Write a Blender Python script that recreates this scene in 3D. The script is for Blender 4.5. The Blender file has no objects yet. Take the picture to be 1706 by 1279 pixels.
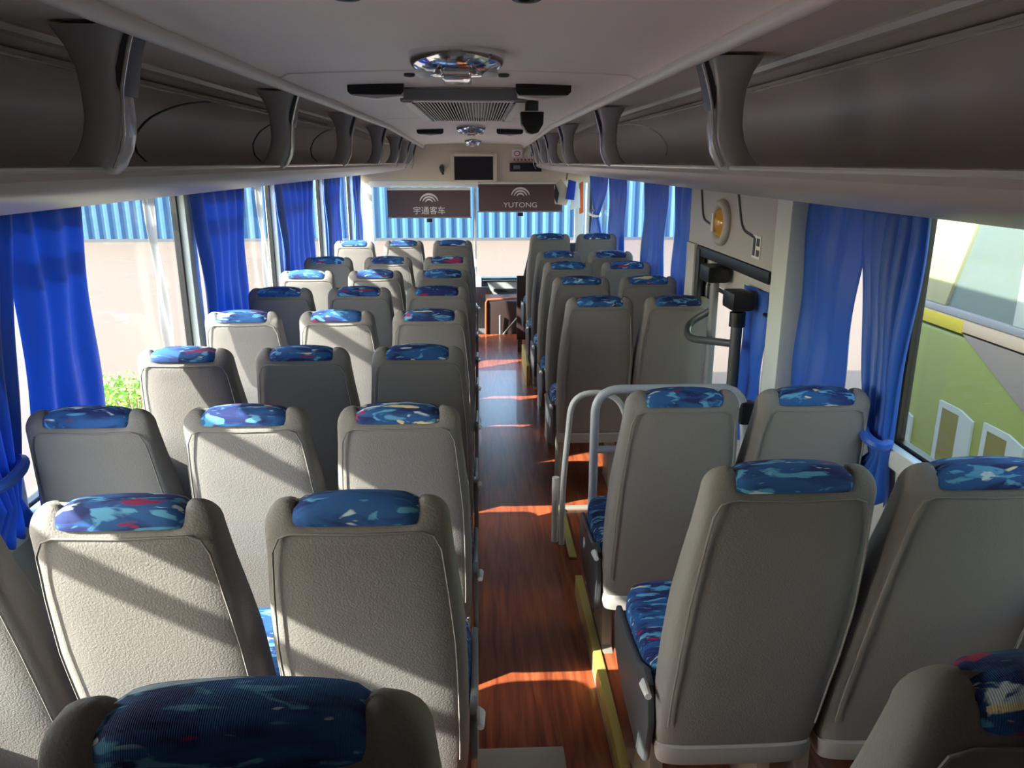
import bpy, math, random
from mathutils import Vector, Matrix
C = bpy.context.scene.collection
rnd = random.Random(7)
H = 1.75                      # camera height above the aisle floor (world z=0)
XC = -0.05                    # centre line of the coach
# ------------------------------------------------------------ camera, world, sun, exposure
f_px = 1281.0
th = math.atan(370 / f_px); ps = math.atan(56 * math.cos(th) / f_px)
cam_d = bpy.data.cameras.new('camera'); cam = bpy.data.objects.new('camera', cam_d); C.objects.link(cam)
cam_d.sensor_fit = 'HORIZONTAL'; cam_d.sensor_width = 36; cam_d.lens = 36 * f_px / 1706
cam_d.clip_start = 0.05; cam_d.clip_end = 300
cam.location = (0, 0, H); cam.rotation_euler = (math.pi / 2 - th, 0, -ps)
bpy.context.scene.camera = cam
w = bpy.data.worlds.new('World'); bpy.context.scene.world = w; w.use_nodes = True
nt = w.node_tree; bg = nt.nodes['Background']
sky = nt.nodes.new('ShaderNodeTexSky'); sky.sky_type = 'NISHITA'; sky.sun_disc = False
sky.sun_elevation = math.radians(36); sky.sun_rotation = math.radians(250); sky.air_density = 1.0; sky.dust_density = 2.0
nt.links.new(sky.outputs[0], bg.inputs[0]); bg.inputs[1].default_value = 0.6
sd = bpy.data.lights.new('sun', 'SUN'); so = bpy.data.objects.new('sun', sd); C.objects.link(so)
sd.energy = 9.0; sd.angle = math.radians(0.6); sd.color = (1.0, 0.93, 0.84)
TE, AZ = 0.70, math.radians(27)                     # slope of the light in the cross-section, forward swing
sdir = Vector((math.cos(AZ), math.sin(AZ), -TE * math.cos(AZ)))
so.rotation_euler = sdir.to_track_quat('-Z', 'Y').to_euler(); so.location = (-10, -4, 12)
sc = bpy.context.scene
sc.view_settings.view_transform = 'Standard'; sc.view_settings.look = 'None'; sc.view_settings.gamma = 1
sc.view_settings.use_curve_mapping = False; sc.view_settings.exposure = 1.43

# ------------------------------------------------------------ materials
def lin(r, g, b):
    return tuple(((c / 255) / 12.92 if c / 255 <= .04045 else ((c / 255 + .055) / 1.055) ** 2.4) for c in (r, g, b)) + (1,)
def mat(name, col, rough=.5, metal=0, var=0, vscale=20, bump=0, bscale=60, coat=0):
    m = bpy.data.materials.new(name); m.use_nodes = True
    n = m.node_tree.nodes; L = m.node_tree.links; p = n['Principled BSDF']
    p.inputs['Base Color'].default_value = col; p.inputs['Roughness'].default_value = rough
    p.inputs['Metallic'].default_value = metal; p.inputs['Coat Weight'].default_value = coat
    tc = n.new('ShaderNodeTexCoord')
    if var:
        no = n.new('ShaderNodeTexNoise'); no.inputs['Scale'].default_value = vscale; no.inputs['Detail'].default_value = 4
        L.new(tc.outputs['Object'], no.inputs['Vector'])
        mx = n.new('ShaderNodeMix'); mx.data_type = 'RGBA'
        mx.inputs['A'].default_value = tuple(c * (1 - var) for c in col[:3]) + (1,)
        mx.inputs['B'].default_value = tuple(min(1, c * (1 + var)) for c in col[:3]) + (1,)
        L.new(no.outputs['Fac'], mx.inputs['Factor']); L.new(mx.outputs['Result'], p.inputs['Base Color'])
    if bump:
        nb = n.new('ShaderNodeTexNoise'); nb.inputs['Scale'].default_value = bscale; nb.inputs['Detail'].default_value = 3
        L.new(tc.outputs['Object'], nb.inputs['Vector'])
        b = n.new('ShaderNodeBump'); b.inputs['Strength'].default_value = bump; b.inputs['Distance'].default_value = .004
        L.new(nb.outputs['Fac'], b.inputs['Height']); L.new(b.outputs[0], p.inputs['Normal'])
    return m
M = {}
M['fabric'] = mat('seat_fabric', lin(128, 123, 119), .85, var=.06, vscale=6, bump=.35, bscale=260)
M['fabric2'] = mat('seat_band', lin(148, 143, 139), .8, var=.04, bump=.2, bscale=300)
M['piping'] = mat('seat_piping', lin(96, 92, 86), .8)
M['plastic_dark'] = mat('dark_plastic', lin(70, 73, 78), .45)
M['plastic_grey'] = mat('grey_plastic', lin(120, 122, 124), .4)
M['plastic_white'] = mat('white_plastic', lin(225, 225, 220), .35)
M['ceiling'] = mat('ceiling_lining', lin(246, 234, 222), .55, var=.05, vscale=2.5)
M['trimlt'] = mat('ceiling_bead', lin(228, 222, 214), .4)
M['rack'] = mat('rack_shell', lin(188, 178, 168), .36, var=.03, vscale=3)
M['bracket'] = mat('rack_bracket', lin(180, 175, 174), .25, coat=.4)
M['chrome'] = mat('chrome', (.8, .8, .82, 1), .12, 1)
M['strip'] = mat('bright_strip', lin(220, 215, 205), .25, .5)
M['wallp'] = mat('side_wall', lin(190, 192, 190), .5)
M['pillar'] = mat('pillar_paint', lin(205, 212, 206), .45)
M['cream'] = mat('cream_panel', lin(222, 210, 184), .55)
M['white'] = mat('white_cloth', lin(235, 236, 232), .6)
M['black'] = mat('black_rubber', lin(22, 23, 26), .4)
M['screen'] = mat('screen_black', lin(34, 30, 36), .25)
M['blind'] = mat('blind_cloth', lin(82, 66, 70), .7)
M['logo'] = mat('logo_print', lin(215, 208, 205), .6)
M['rail'] = mat('painted_rail', lin(212, 216, 214), .3, 0)
M['door_grey'] = mat('door_grey', lin(178, 176, 174), .45)
M['darkrail'] = mat('dark_rail', lin(84, 86, 86), .35, .3)
M['gold'] = mat('gold_nosing', lin(204, 188, 104), .4, .35)
M['alu'] = mat('alu_trim', lin(190, 184, 170), .35, .6)
M['dash'] = mat('dash_grey', lin(176, 178, 182), .4)
M['wood'] = mat('wood_trim', lin(150, 84, 50), .4)
M['darkbrown'] = mat('dark_brown', lin(54, 40, 38), .5)
M['ground'] = mat('outside_ground', lin(97, 81, 67), .9, var=.07, vscale=.5)
M['fence'] = mat('blue_sheet', lin(48, 86, 118), .45, var=.04, vscale=.4)
M['leaf'] = mat('leaf', lin(120, 170, 50), .6, var=.3, vscale=9)
M['amber'] = mat('amber_lens', lin(200, 150, 40), .15, coat=.6)
M['orange'] = mat('orange_print', lin(225, 110, 50), .6)
M['blueprint'] = mat('blue_print', lin(40, 70, 190), .5)
M['red'] = mat('red_print', lin(200, 60, 40), .6)
M['bus_green'] = mat('bus_green', lin(116, 125, 53), .35)
M['bus_taupe'] = mat('bus_taupe', lin(122, 112, 102), .35)
M['bus_cream'] = mat('bus_cream', lin(171, 152, 127), .35)
M['bus_yellow'] = mat('bus_yellow', lin(167, 153, 32), .35)
M['bus_olive'] = mat('bus_olive', lin(103, 97, 42), .4)
M['bus_pale'] = mat('bus_pale', lin(142, 142, 108), .4)
M['bus_line'] = mat('bus_line', lin(152, 159, 152), .4)
M['bus_glass'] = mat('bus_glass', lin(88, 99, 93), .1)

def satin():
    m = bpy.data.materials.new('blue_satin'); m.use_nodes = True
    n = m.node_tree.nodes; L = m.node_tree.links; p = n['Principled BSDF']; out = n['Material Output']
    p.inputs['Base Color'].default_value = lin(34, 98, 196); p.inputs['Roughness'].default_value = .42
    p.inputs['Sheen Weight'].default_value = .3
    t = n.new('ShaderNodeBsdfTranslucent'); t.inputs[0].default_value = lin(70, 130, 215)
    mx = n.new('ShaderNodeMixShader'); mx.inputs[0].default_value = .28
    L.new(p.outputs[0], mx.inputs[1]); L.new(t.outputs[0], mx.inputs[2]); L.new(mx.outputs[0], out.inputs[0])
    return m
M['satin'] = satin()
def sheer():
    m = bpy.data.materials.new('white_sheer'); m.use_nodes = True
    n = m.node_tree.nodes; L = m.node_tree.links; out = n['Material Output']
    a = n.new('ShaderNodeBsdfTransparent'); d = n.new('ShaderNodeBsdfDiffuse'); t = n.new('ShaderNodeBsdfTranslucent')
    d.inputs[0].default_value = (.5, .5, .5, 1); t.inputs[0].default_value = (.35, .35, .35, 1)
    m1 = n.new('ShaderNodeMixShader'); m1.inputs[0].default_value = .6
    m2 = n.new('ShaderNodeMixShader'); m2.inputs[0].default_value = .65
    L.new(d.outputs[0], m1.inputs[1]); L.new(t.outputs[0], m1.inputs[2])
    L.new(a.outputs[0], m2.inputs[1]); L.new(m1.outputs[0], m2.inputs[2]); L.new(m2.outputs[0], out.inputs[0])
    return m
M['sheer'] = sheer()
def glass():
    m = bpy.data.materials.new('window_glass'); m.use_nodes = True
    n = m.node_tree.nodes; L = m.node_tree.links; out = n['Material Output']
    a = n.new('ShaderNodeBsdfTransparent'); a.inputs[0].default_value = (.90, .94, .93, 1)
    g = n.new('ShaderNodeBsdfGlossy'); g.inputs['Roughness'].default_value = .03
    lw = n.new('ShaderNodeLayerWeight'); lw.inputs[0].default_value = .5
    pw = n.new('ShaderNodeMath'); pw.operation = 'POWER'; pw.inputs[1].default_value = 5
    fr = n.new('ShaderNodeMath'); fr.operation = 'MULTIPLY_ADD'; fr.inputs[1].default_value = .35; fr.inputs[2].default_value = .025
    L.new(lw.outputs['Facing'], pw.inputs[0]); L.new(pw.outputs[0], fr.inputs[0])
    mx = n.new('ShaderNodeMixShader')
    L.new(fr.outputs[0], mx.inputs[0]); L.new(a.outputs[0], mx.inputs[1]); L.new(g.outputs[0], mx.inputs[2])
    L.new(mx.outputs[0], out.inputs[0])
    return m
M['glass'] = glass()
def floor_mat():
    m = mat('wood_vinyl', lin(132, 66, 38), .3, coat=.2)
    n = m.node_tree.nodes; L = m.node_tree.links; p = n['Principled BSDF']
    tc = n.new('ShaderNodeTexCoord'); mp = n.new('ShaderNodeMapping'); mp.inputs['Scale'].default_value = (30, 2.2, 1)
    no = n.new('ShaderNodeTexNoise'); no.inputs['Scale'].default_value = 1.3; no.inputs['Detail'].default_value = 6
    no.inputs['Distortion'].default_value = .8
    cr = n.new('ShaderNodeValToRGB')
    cr.color_ramp.elements[0].position = .3; cr.color_ramp.elements[0].color = lin(112, 50, 30)
    cr.color_ramp.elements[1].position = .72; cr.color_ramp.elements[1].color = lin(176, 94, 58)
    L.new(tc.outputs['Object'], mp.inputs[0]); L.new(mp.outputs[0], no.inputs['Vector'])
    L.new(no.outputs['Fac'], cr.inputs[0]); L.new(cr.outputs[0], p.inputs['Base Color'])
    return m
M['floor'] = floor_mat()
def pattern():
    m = bpy.data.materials.new('patterned_cloth'); m.use_nodes = True
    n = m.node_tree.nodes; L = m.node_tree.links; p = n['Principled BSDF']; p.inputs['Roughness'].default_value = .85
    tc = n.new('ShaderNodeTexCoord'); oi = n.new('ShaderNodeObjectInfo')
    ad = n.new('ShaderNodeVectorMath'); ad.operation = 'ADD'
    ms = n.new('ShaderNodeVectorMath'); ms.operation = 'SCALE'; ms.inputs['Scale'].default_value = 1.0
    cmb = n.new('ShaderNodeCombineXYZ')
    mu = n.new('ShaderNodeMath'); mu.operation = 'MULTIPLY'; mu.inputs[1].default_value = 37.0
    L.new(oi.outputs['Random'], mu.inputs[0]); L.new(mu.outputs[0], cmb.inputs[0]); L.new(mu.outputs[0], cmb.inputs[1])
    L.new(tc.outputs['Object'], ad.inputs[0]); L.new(cmb.outputs[0], ad.inputs[1])
    def layer(rot, sc_, seed, lo, hi):
        mp = n.new('ShaderNodeMapping'); mp.inputs['Rotation'].default_value = rot; mp.inputs['Scale'].default_value = sc_
        mp.inputs['Location'].default_value = (seed, seed * 2, 0)
        L.new(ad.outputs[0], mp.inputs[0])
        no = n.new('ShaderNodeTexNoise'); no.inputs['Scale'].default_value = 1; no.inputs['Detail'].default_value = 3
        no.inputs['Distortion'].default_value = .6
        L.new(mp.outputs[0], no.inputs['Vector'])
        mr = n.new('ShaderNodeMapRange'); mr.inputs['From Min'].default_value = lo; mr.inputs['From Max'].default_value = hi
        L.new(no.outputs['Fac'], mr.inputs[0]); return mr.outputs[0]
    prev = None
    cols = [((0, 0, .5), (8, 30, 24), 3, .42, .56, lin(36, 88, 148)), ((0, 0, .4), (14, 60, 40), 11, .57, .63, lin(92, 160, 200)),
            ((0, 0, .35), (9, 44, 30), 21, .64, .68, lin(200, 216, 226)), ((0, 0, .6), (6, 30, 24), 31, .65, .68, lin(150, 34, 80)),
            ((0, 0, .7), (8, 38, 30), 41, .68, .70, lin(226, 212, 165))]
    base = lin(22, 38, 96)
    for rot, s_, seed, lo, hi, c in cols:
        fac = layer(rot, s_, seed, lo, hi)
        mx = n.new('ShaderNodeMix'); mx.data_type = 'RGBA'; mx.inputs['B'].default_value = c
        if prev is None: mx.inputs['A'].default_value = base
        else: L.new(prev, mx.inputs['A'])
        L.new(fac, mx.inputs['Factor']); prev = mx.outputs['Result']
    L.new(prev, p.inputs['Base Color'])
    wv = n.new('ShaderNodeTexWave'); wv.inputs['Scale'].default_value = 160; L.new(tc.outputs['Object'], wv.inputs['Vector'])
    b = n.new('ShaderNodeBump'); b.inputs['Strength'].default_value = .25; b.inputs['Distance'].default_value = .002
    L.new(wv.outputs['Fac'], b.inputs['Height']); L.new(b.outputs[0], p.inputs['Normal'])
    return m
M['pattern'] = pattern()

# ------------------------------------------------------------ geometry helpers
class MB:
    def __init__(s): s.v = []; s.f = []
    def add(s, v, f):
        o = len(s.v); s.v += [tuple(q) for q in v]; s.f += [tuple(i + o for i in q) for q in f]; return s
    def box(s, x0, x1, y0, y1, z0, z1):
        v = [(x, y, z) for z in (z0, z1) for y in (y0, y1) for x in (x0, x1)]
        return s.add(v, [(0, 2, 3, 1), (4, 5, 7, 6), (0, 1, 5, 4), (2, 6, 7, 3), (0, 4, 6, 2), (1, 3, 7, 5)])
    def prism(s, pts, axis, a, b):
        """closed polygon pts (p,q) extruded along axis from a to b; axis x: (y,z) y: (x,z) z: (x,y)"""
        n = len(pts)
        def P(p, q, t): return {'x': (t, p, q), 'y': (p, t, q), 'z': (p, q, t)}[axis]
        v = [P(p, q, a) for p, q in pts] + [P(p, q, b) for p, q in pts]
        f = [tuple(range(n)), tuple(range(2 * n - 1, n - 1, -1))] + [(i, i + n, (i + 1) % n + n, (i + 1) % n) for i in range(n)]
        return s.add(v, f)
    def tube(s, pts, r, n=10, closed=False):
        pts = [Vector(p) for p in pts]; k = len(pts); rings = []; up = None
        for i, p in enumerate(pts):
            if closed: d = pts[(i + 1) % k] - pts[i - 1]
            else: d = pts[min(i + 1, k - 1)] - pts[max(i - 1, 0)]
            d.normalize()
            if up is None:
                up = Vector((0, 0, 1)) if abs(d.z) < .9 else Vector((1, 0, 0))
            a = d.cross(up); a.normalize(); b = a.cross(d); b.normalize(); up = b
            rr = r[i] if isinstance(r, (list, tuple)) else r
            rings.append([p + a * rr * math.cos(2 * math.pi * j / n) + b * rr * math.sin(2 * math.pi * j / n) for j in range(n)])
        v = [q for R_ in rings for q in R_]; f = []
        for i in range(k if closed else k - 1):
            i2 = (i + 1) % k
            for j in range(n): f.append((i * n + j, i * n + (j + 1) % n, i2 * n + (j + 1) % n, i2 * n + j))
        if not closed: f += [tuple(range(n - 1, -1, -1)), tuple(range((k - 1) * n, k * n))]
        return s.add(v, f)
    def loft(s, rings, cap=True):
        n = len(rings[0]); v = [q for R_ in rings for q in R_]; f = []
        for i in range(len(rings) - 1):
            for j in range(n): f.append((i * n + j, i * n + (j + 1) % n, (i + 1) * n + (j + 1) % n, (i + 1) * n + j))
        if cap: f += [tuple(range(n - 1, -1, -1)), tuple(range((len(rings) - 1) * n, len(rings) * n))]
        return s.add(v, f)
    def build(s, name, m, parent=None, smooth=False, bevel=0, seg=2):
        me = bpy.data.meshes.new(name); me.from_pydata(s.v, [], s.f); me.update()
        import bmesh
        bm = bmesh.new(); bm.from_mesh(me); bmesh.ops.recalc_face_normals(bm, faces=bm.faces)
        if bevel:
            bmesh.ops.bevel(bm, geom=[e for e in bm.edges if len(e.link_faces) == 2 and e.calc_face_angle(0) > .4], offset=bevel, segments=seg, affect='EDGES', profile=.6)
        bm.to_mesh(me); bm.free()
        me.materials.append(m)
        if smooth or bevel:
            me.polygons.foreach_set('use_smooth', [True] * len(me.polygons)); 
            try: me.set_sharp_from_angle(angle=math.radians(38))
            except Exception: pass
        o = bpy.data.objects.new(name, me); C.objects.link(o)
        if parent: o.parent = parent
        return o
def tag(o, label, cat, group=None):
    o['label'] = label; o['category'] = cat
    if group: o['group'] = group
    return o
def thing(name, label, cat, loc=(0, 0, 0), group=None):
    o = bpy.data.objects.new(name, None); C.objects.link(o); o.location = loc; o.empty_display_size = .1
    return tag(o, label, cat, group)
def struct(o): o['kind'] = 'structure'; return o
def z(h): return H + h
def arc(cx, cy, r, a0, a1, n=8):
    return [(cx + r * math.cos(math.radians(a0 + (a1 - a0) * i / n)), cy + r * math.sin(math.radians(a0 + (a1 - a0) * i / n))) for i in range(n + 1)]
def round_path(pts, r, n=6):
    """polyline with its corners rounded"""
    pts = [Vector(p) for p in pts]; out = [pts[0]]
    for i in range(1, len(pts) - 1):
        a = (pts[i - 1] - pts[i]); b = (pts[i + 1] - pts[i]); q = min(r, a.length * .49, b.length * .49)
        p0 = pts[i] + a.normalized() * q; p1 = pts[i] + b.normalized() * q
        for k in range(n + 1):
            t = k / n; out.append(p0 * (1 - t) ** 2 + pts[i] * 2 * t * (1 - t) + p1 * t * t)
    return out + [pts[-1]]
def MX(side, wd): return XC + side * wd         # side -1 left, +1 right; wd = distance from the centre line

# ------------------------------------------------------------ setting: floor, platforms, walls, ceiling
Y0, Y1 = -1.1, 8.75
struct(MB().box(MX(-1, 1.31), MX(1, 1.31), Y0, 7.95, -.08, 0).build('floor', M['floor']))
struct(MB().box(MX(-1, 1.31), MX(1, 1.31), 7.95, 9.1, -.48, -.40).build('floor_front_well', M['darkbrown']))
# raised platforms right of the aisle with a gold nosing; stair well in front of the door
for i, (a, b, hh) in enumerate(((Y0, 2.86, .08),)):
    struct(MB().box(.40, 1.2, a, b, 0, hh).build('floor_platform_right', M['floor'], bevel=.004))
nos = MB().box(.385, .415, 1.25, 2.86, .03, .087); struct(nos.build('trim_1', M['gold'], bevel=.003))
nos = MB().box(.385, .40, 1.25, 2.86, .0, .03); struct(nos.build('trim_2', M['alu']))
struct(MB().box(.395, .43, 3.15, 3.69, 0, .012).build('trim_3', M['gold'], bevel=.003))
struct(MB().box(.395, 1.1, 3.66, 3.70, 0, .014).build('trim_4', M['alu'], bevel=.003))
struct(MB().box(.37, .395, 6.0, 6.75, 0, .17).build('trim_5', M['gold'], bevel=.003))
# stepped rear platform
struct(MB().box(MX(-1, 1.2), -.03, Y0, .92, 0, .19).build('floor_platform_rear', M['floor'], bevel=.004))
struct(MB().box(.40, 1.2, Y0, .92, .08, .19).build('floor_platform_rear_right', M['floor'], bevel=.004))
struct(MB().box(-.03, .24, 1.55, 1.95, 0, .03).build('trim_6', M['alu'], bevel=.006))

WT, WS_ = -.115, {-1: -.97, 1: -.80}         # top of the window and sill, relative to the camera
pill = {-1: [(-1.1, -.95), (.44, .52), (1.98, 2.06), (3.50, 3.60), (5.04, 5.14), (6.60, 6.70), (8.14, 8.24), (8.6, 8.75)],
        1: [(-1.1, -.95), (.70, .78), (2.09, 2.22), (2.66, 2.84), (4.0, 4.16), (5.42, 5.5), (6.92, 7.0), (8.6, 8.75)]}
wn = 0; tn = 7; P_ = {-1: .46, 1: .74}
for s in (-1, 1):
    nm = 'left' if s < 0 else 'right'; WS = WS_[s]
    a, b = sorted((MX(s, 1.25), MX(s, 1.31)))
    mb = MB()
    if s < 0: mb.box(a, b, Y0, Y1, -.35, z(WS))
    else:
        mb.box(a, b, Y0, 2.84, -.35, z(WS)); mb.box(a, b, 4.0, Y1, -.35, z(WS))
    mb.box(a, b, Y0, Y1, z(WT), z(.31)); mb.box(a, b, Y0, P_[s], z(WS), z(WT))  # last box blanks the unseen rear bays, added to darken the near seats
    struct(mb.build('wall_' + nm, M['wallp']))
    c0, c1 = sorted((MX(s, 1.225), MX(s, 1.26)))
    led = MB()
    if s < 0: led.box(c0, c1, Y0, Y1, z(WS) - .05, z(WS) + .01)
    else: led.box(c0, c1, Y0, 2.84, z(WS) - .05, z(WS) + .01); led.box(c0, c1, 4.0, Y1, z(WS) - .05, z(WS) + .01)
    struct(led.build('trim_%d' % tn, M['pillar'], bevel=.008)); tn += 1
    P = pill[s]
    for (p0, p1) in P:
        struct(MB().box(*sorted((MX(s, 1.234), MX(s, 1.30))), p0, p1, z(WS), z(WT)).build('trim_%d' % tn, M['pillar'], bevel=.01)); tn += 1
    for i in range(len(P) - 1):
        y0, y1 = P[i][1], P[i + 1][0]
        if s > 0 and abs(y0 - 2.84) < .01: continue
        if i == 0: continue
        wn += 1
        x0, x1 = sorted((MX(s, 1.265), MX(s, 1.29)))
        fr = MB(); g = .018
        zb, zt = z(WS), z(WT)
        fr.box(x0, x1, y0, y0 + g, zb, zt); fr.box(x0, x1, y1 - g, y1, zb, zt)
        fr.box(x0, x1, y0 + g, y1 - g, zb, zb + g); fr.box(x0, x1, y0 + g, y1 - g, zt - g, zt)
        fo = struct(fr.build('window_%d' % wn, M['black']))
        MB().box(MX(s, 1.278) - .002, MX(s, 1.278) + .002, y0 + g, y1 - g, zb + g, zt - g).build('pane', M['glass'], fo)
struct(MB().box(MX(-1, 1.31), MX(1, 1.31), Y0 - .06, Y0, -.1, z(.31)).build('wall_back', M['wallp']))

# added unseen rail left of the roof, casts shade bands on the seats
rr_ = MB().tube([(-1.72, y, z(.02)) for y in (Y0, 4, Y1)], .032, 10)
for y in (-.9, 1.0, 2.9, 4.8, 6.7, 8.6): rr_.tube([(-1.72, y, z(.02)), (-1.60, y, z(.20)), (-1.34, y, z(.30))], .014, 6)
struct(rr_.build('trim_40', M['plastic_grey'], smooth=True))
# ceiling: arched lining, a shade lower towards the front
def cz(y): return .245 if y < 5.3 else .245 - .070 * (y - 5.3) / 3.3
ys = [Y0, 1, 2.40, 2.401, 2.429, 2.43, 4.88, 4.881, 4.90, 4.901, 5.3, 6.2, 7.2, 8.75]
def seam(y): return .012 if (2.4005 < y < 2.4295 or 4.8805 < y < 4.9005) else 0
prof = [(t, .012 * (1 - (t / .5) ** 2)) for t in [i * .1 - .5 for i in range(11)]]
v = []; fcs = []
full = [(-1.31, .0)] + [(-.95, .0), (-.58, -.006), (-.54, -.02)] + prof + [(.54, -.02), (.58, -.006), (.95, .0), (1.31, .0)]
for y in ys:
    for (t, dz_) in full: v.append((XC + t, y, z(cz(y) + dz_ + (seam(y) if abs(t) <= .5 else 0))))
nf = len(full)
for y in ys:
    for (t, dz_) in full: v.append((XC + t, y, z(.34)))
nb = nf * len(ys)
for i in range(len(ys) - 1):
    for j in range(nf - 1):
        a = i * nf + j; fcs.append((a, a + 1, a + nf + 1, a + nf)); fcs.append((a + nb, a + nf + nb, a + nf + 1 + nb, a + 1 + nb))
for i in range(len(ys) - 1):
    a = i * nf; fcs.append((a, a + nf, a + nf + nb, a + nb)); a = i * nf + nf - 1; fcs.append((a, a + nb, a + nf + nb, a + nf))
for j in range(nf - 1):
    fcs.append((j, j + nb, j + 1 + nb, j + 1)); a = (len(ys) - 1) * nf + j; fcs.append((a, a + 1, a + 1 + nb, a + nb))
struct(MB().add(v, fcs).build('ceiling', M['ceiling'], smooth=True))
for s in (-1, 1):
    struct(MB().tube([(MX(s, .535), y, z(cz(y) - .022)) for y in (Y0, 2, 5.3, 6.5, 8.6)], .017, 12).build('trim_%d' % tn, M['trimlt'], smooth=True)); tn += 1
    struct(MB().tube([(MX(s, .80), y, z(cz(y) - .008)) for y in (Y0, 2, 5.3, 6.5, 8.6)], .016, 8).build('trim_%d' % tn, M['rack'], smooth=True)); tn += 1

# ------------------------------------------------------------ luggage racks
def rack(s, label):
    t = thing('luggage_rack', label, 'luggage rack', (0, 0, z(-.1)), 'overhead luggage racks')
    P = [(.665, -.055)] + [(.652, -.045), (.645, -.03), (.650, -.018), (.665, -.012), (.69, -.014), (.72, -.03), (.80, -.035), (.90, -.025)]
    P += [(.965, -.005), (1.0, .03), (1.015, .08), (1.01, .14), (.985, .2), (.95, .235), (1.245, .235), (1.245, -.118)]
    P += [(1.1, -.118), (.95, -.108), (.80, -.088), (.72, -.070)]
    rings = []
    for y in (Y0 + .01, 8.3):
        rings.append([(MX(s, a), y, b + .1 + (0 if y < 8 else -.0)) for a, b in P])
    mb = MB().loft(rings); mb.build('rack_shell', M['rack'], t, smooth=True)
    MB().tube([(MX(s, .653), y, .1 - .014) for y in (Y0, 4, 8.3)], .006, 8).build('lip_trim', M['strip'], t, smooth=True)
    MB().tube([(MX(s, .955), y, .1 + .222) for y in (Y0, 4, 8.1)], .005, 6).build('upper_strip', M['strip'], t, smooth=True)
    # moulded seam arcs on the inner back
    arcs = [(2.5, 3.35), (3.8, 4.6), (5.1, 5.9)] if s < 0 else [(4.0, 5.1)]
    def back(zr):   # inner face position
        for (a0, b0), (a1, b1) in zip(P[9:14], P[10:15]):
            if b0 <= zr <= b1: return a0 + (a1 - a0) * (zr - b0) / (b1 - b0)
        return .97
    for (ya, yb) in arcs:
        pts = []
        for k in range(15):
            q = k / 14 * math.pi / 2
            zr = 0.0 + .225 * math.sin(q); pts.append((MX(s, back(zr) - .001), ya + (yb - ya) * (1 - math.cos(q)) , .1 + zr))
        MB().tube(pts, .004, 6).build('seam', M['strip'] if s > 0 else M['plastic_dark'], t, smooth=True)
    return t
rack(-1, 'grey overhead luggage rack running above the left windows')
rack(1, 'grey overhead luggage rack running above the right windows')
def bracket(s, y, label):
    t = thing('rack_bracket', label, 'bracket', (0, y, z(0)), 'curved grey brackets along the luggage racks')
    inn = [(.575, .232), (.588, .20), (.598, .165), (.603, .12), (.603, .08), (.606, .05), (.615, .02), (.632, -.01), (.660, -.035)]
    out = [(.712, .232), (.692, .20), (.680, .165), (.676, .12), (.677, .08), (.684, .05), (.698, .02), (.72, -.005), (.755, -.018)]
    dz = cz(y) - .245
    rings = []
    for (a, b) in zip(inn, out):
        k = .046 if a[1] < .17 else .046 + .02 * (a[1] - .17) / .06
        ax, az = a; bx, bz = b; r = []
        for j in range(20):
            q = 2 * math.pi * j / 20; c_, s_ = math.cos(q), math.sin(q)
            u = math.copysign(abs(c_) ** .55, c_); w_ = math.copysign(abs(s_) ** .55, s_)
            m_ = (u + 1) / 2
            r.append((MX(s, ax + (bx - ax) * m_), w_ * k, az + (bz - az) * m_ + (dz if a[1] > .1 else 0)))
        rings.append(r)
    MB().loft(rings).build('bracket_arm', M['bracket'], t, smooth=True)
    # solid dark wedge giving the shade of an open slot, with a bright rim
    rc = MB(); pl = [(.566, .233), (.578, .20), (.588, .165), (.594, .135), (.600, .115), (.612, .15), (.615, .233)]
    rc.prism([(MX(s, a), b + dz) for a, b in pl], 'y', -.036, .036); rc.build('slot_shade', M['plastic_dark'], t, bevel=.003)
    MB().tube([(MX(s, a), -.038, b + dz) for a, b in ((.563, .231), (.575, .20), (.586, .165), (.596, .13), (.601, .09), (.604, .05), (.613, .02), (.630, -.012))], .0035, 6).build('edge_bead', M['strip'], t, smooth=True)
    return t
ordn = ['nearest', 'second nearest', 'third nearest', 'fourth nearest', 'fifth nearest', 'second farthest', 'farthest']
for i, y in enumerate((1.56, 2.89, 4.2, 5.55, 6.7, 7.5, 8.15)):
    bracket(-1, y, 'curved grey bracket on the left luggage rack, %s to the camera' % ordn[i] if i < 5 else 'small curved bracket at the front of the left rack, %s one' % ordn[i])
o6 = ['nearest', 'second nearest', 'third nearest', 'fourth nearest', 'second farthest', 'farthest']
for i, y in enumerate((1.92, 3.65, 5.3, 6.4, 7.3, 8.1)):
    bracket(1, y, 'curved grey bracket on the right luggage rack, %s to the camera' % o6[i] if i < 4 else 'small curved bracket at the front of the right rack, %s one' % o6[i])

# ------------------------------------------------------------ seats
SEG = 44
def srect(hx, hy, e, cx=0, cy=0, zz=0, n=SEG):
    r = []
    for j in range(n):
        q = 2 * math.pi * j / n; c_, s_ = math.cos(q), math.sin(q)
        r.append((cx + hx * math.copysign(abs(c_) ** (2 / e), c_), cy + hy * math.copysign(abs(s_) ** (2 / e), s_), zz))
    return r
def lerp_t(tab, x):
    for (a, b), (c, d) in zip(tab, tab[1:]):
        if a <= x <= c: return b + (d - b) * (x - a) / (c - a)
    return tab[-1][1]
BW = [(0, .178), (.04, .184), (.2, .188), (.45, .189), (.62, .187), (.78, .178), (.9, .169), (1, .164)]
BT = [(0, .040), (.1, .050), (.35, .062), (.6, .060), (.82, .050), (1, .038)]
BY = [(0, .205), (.3, .165), (.6, .106), (.85, .056), (1, .031)]
ZB, ZTOP = .36, 1.07
def notch(x):
    t = min(1, max(0, (.116 - abs(x)) / .02)); return t * t * (3 - 2 * t)
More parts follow.
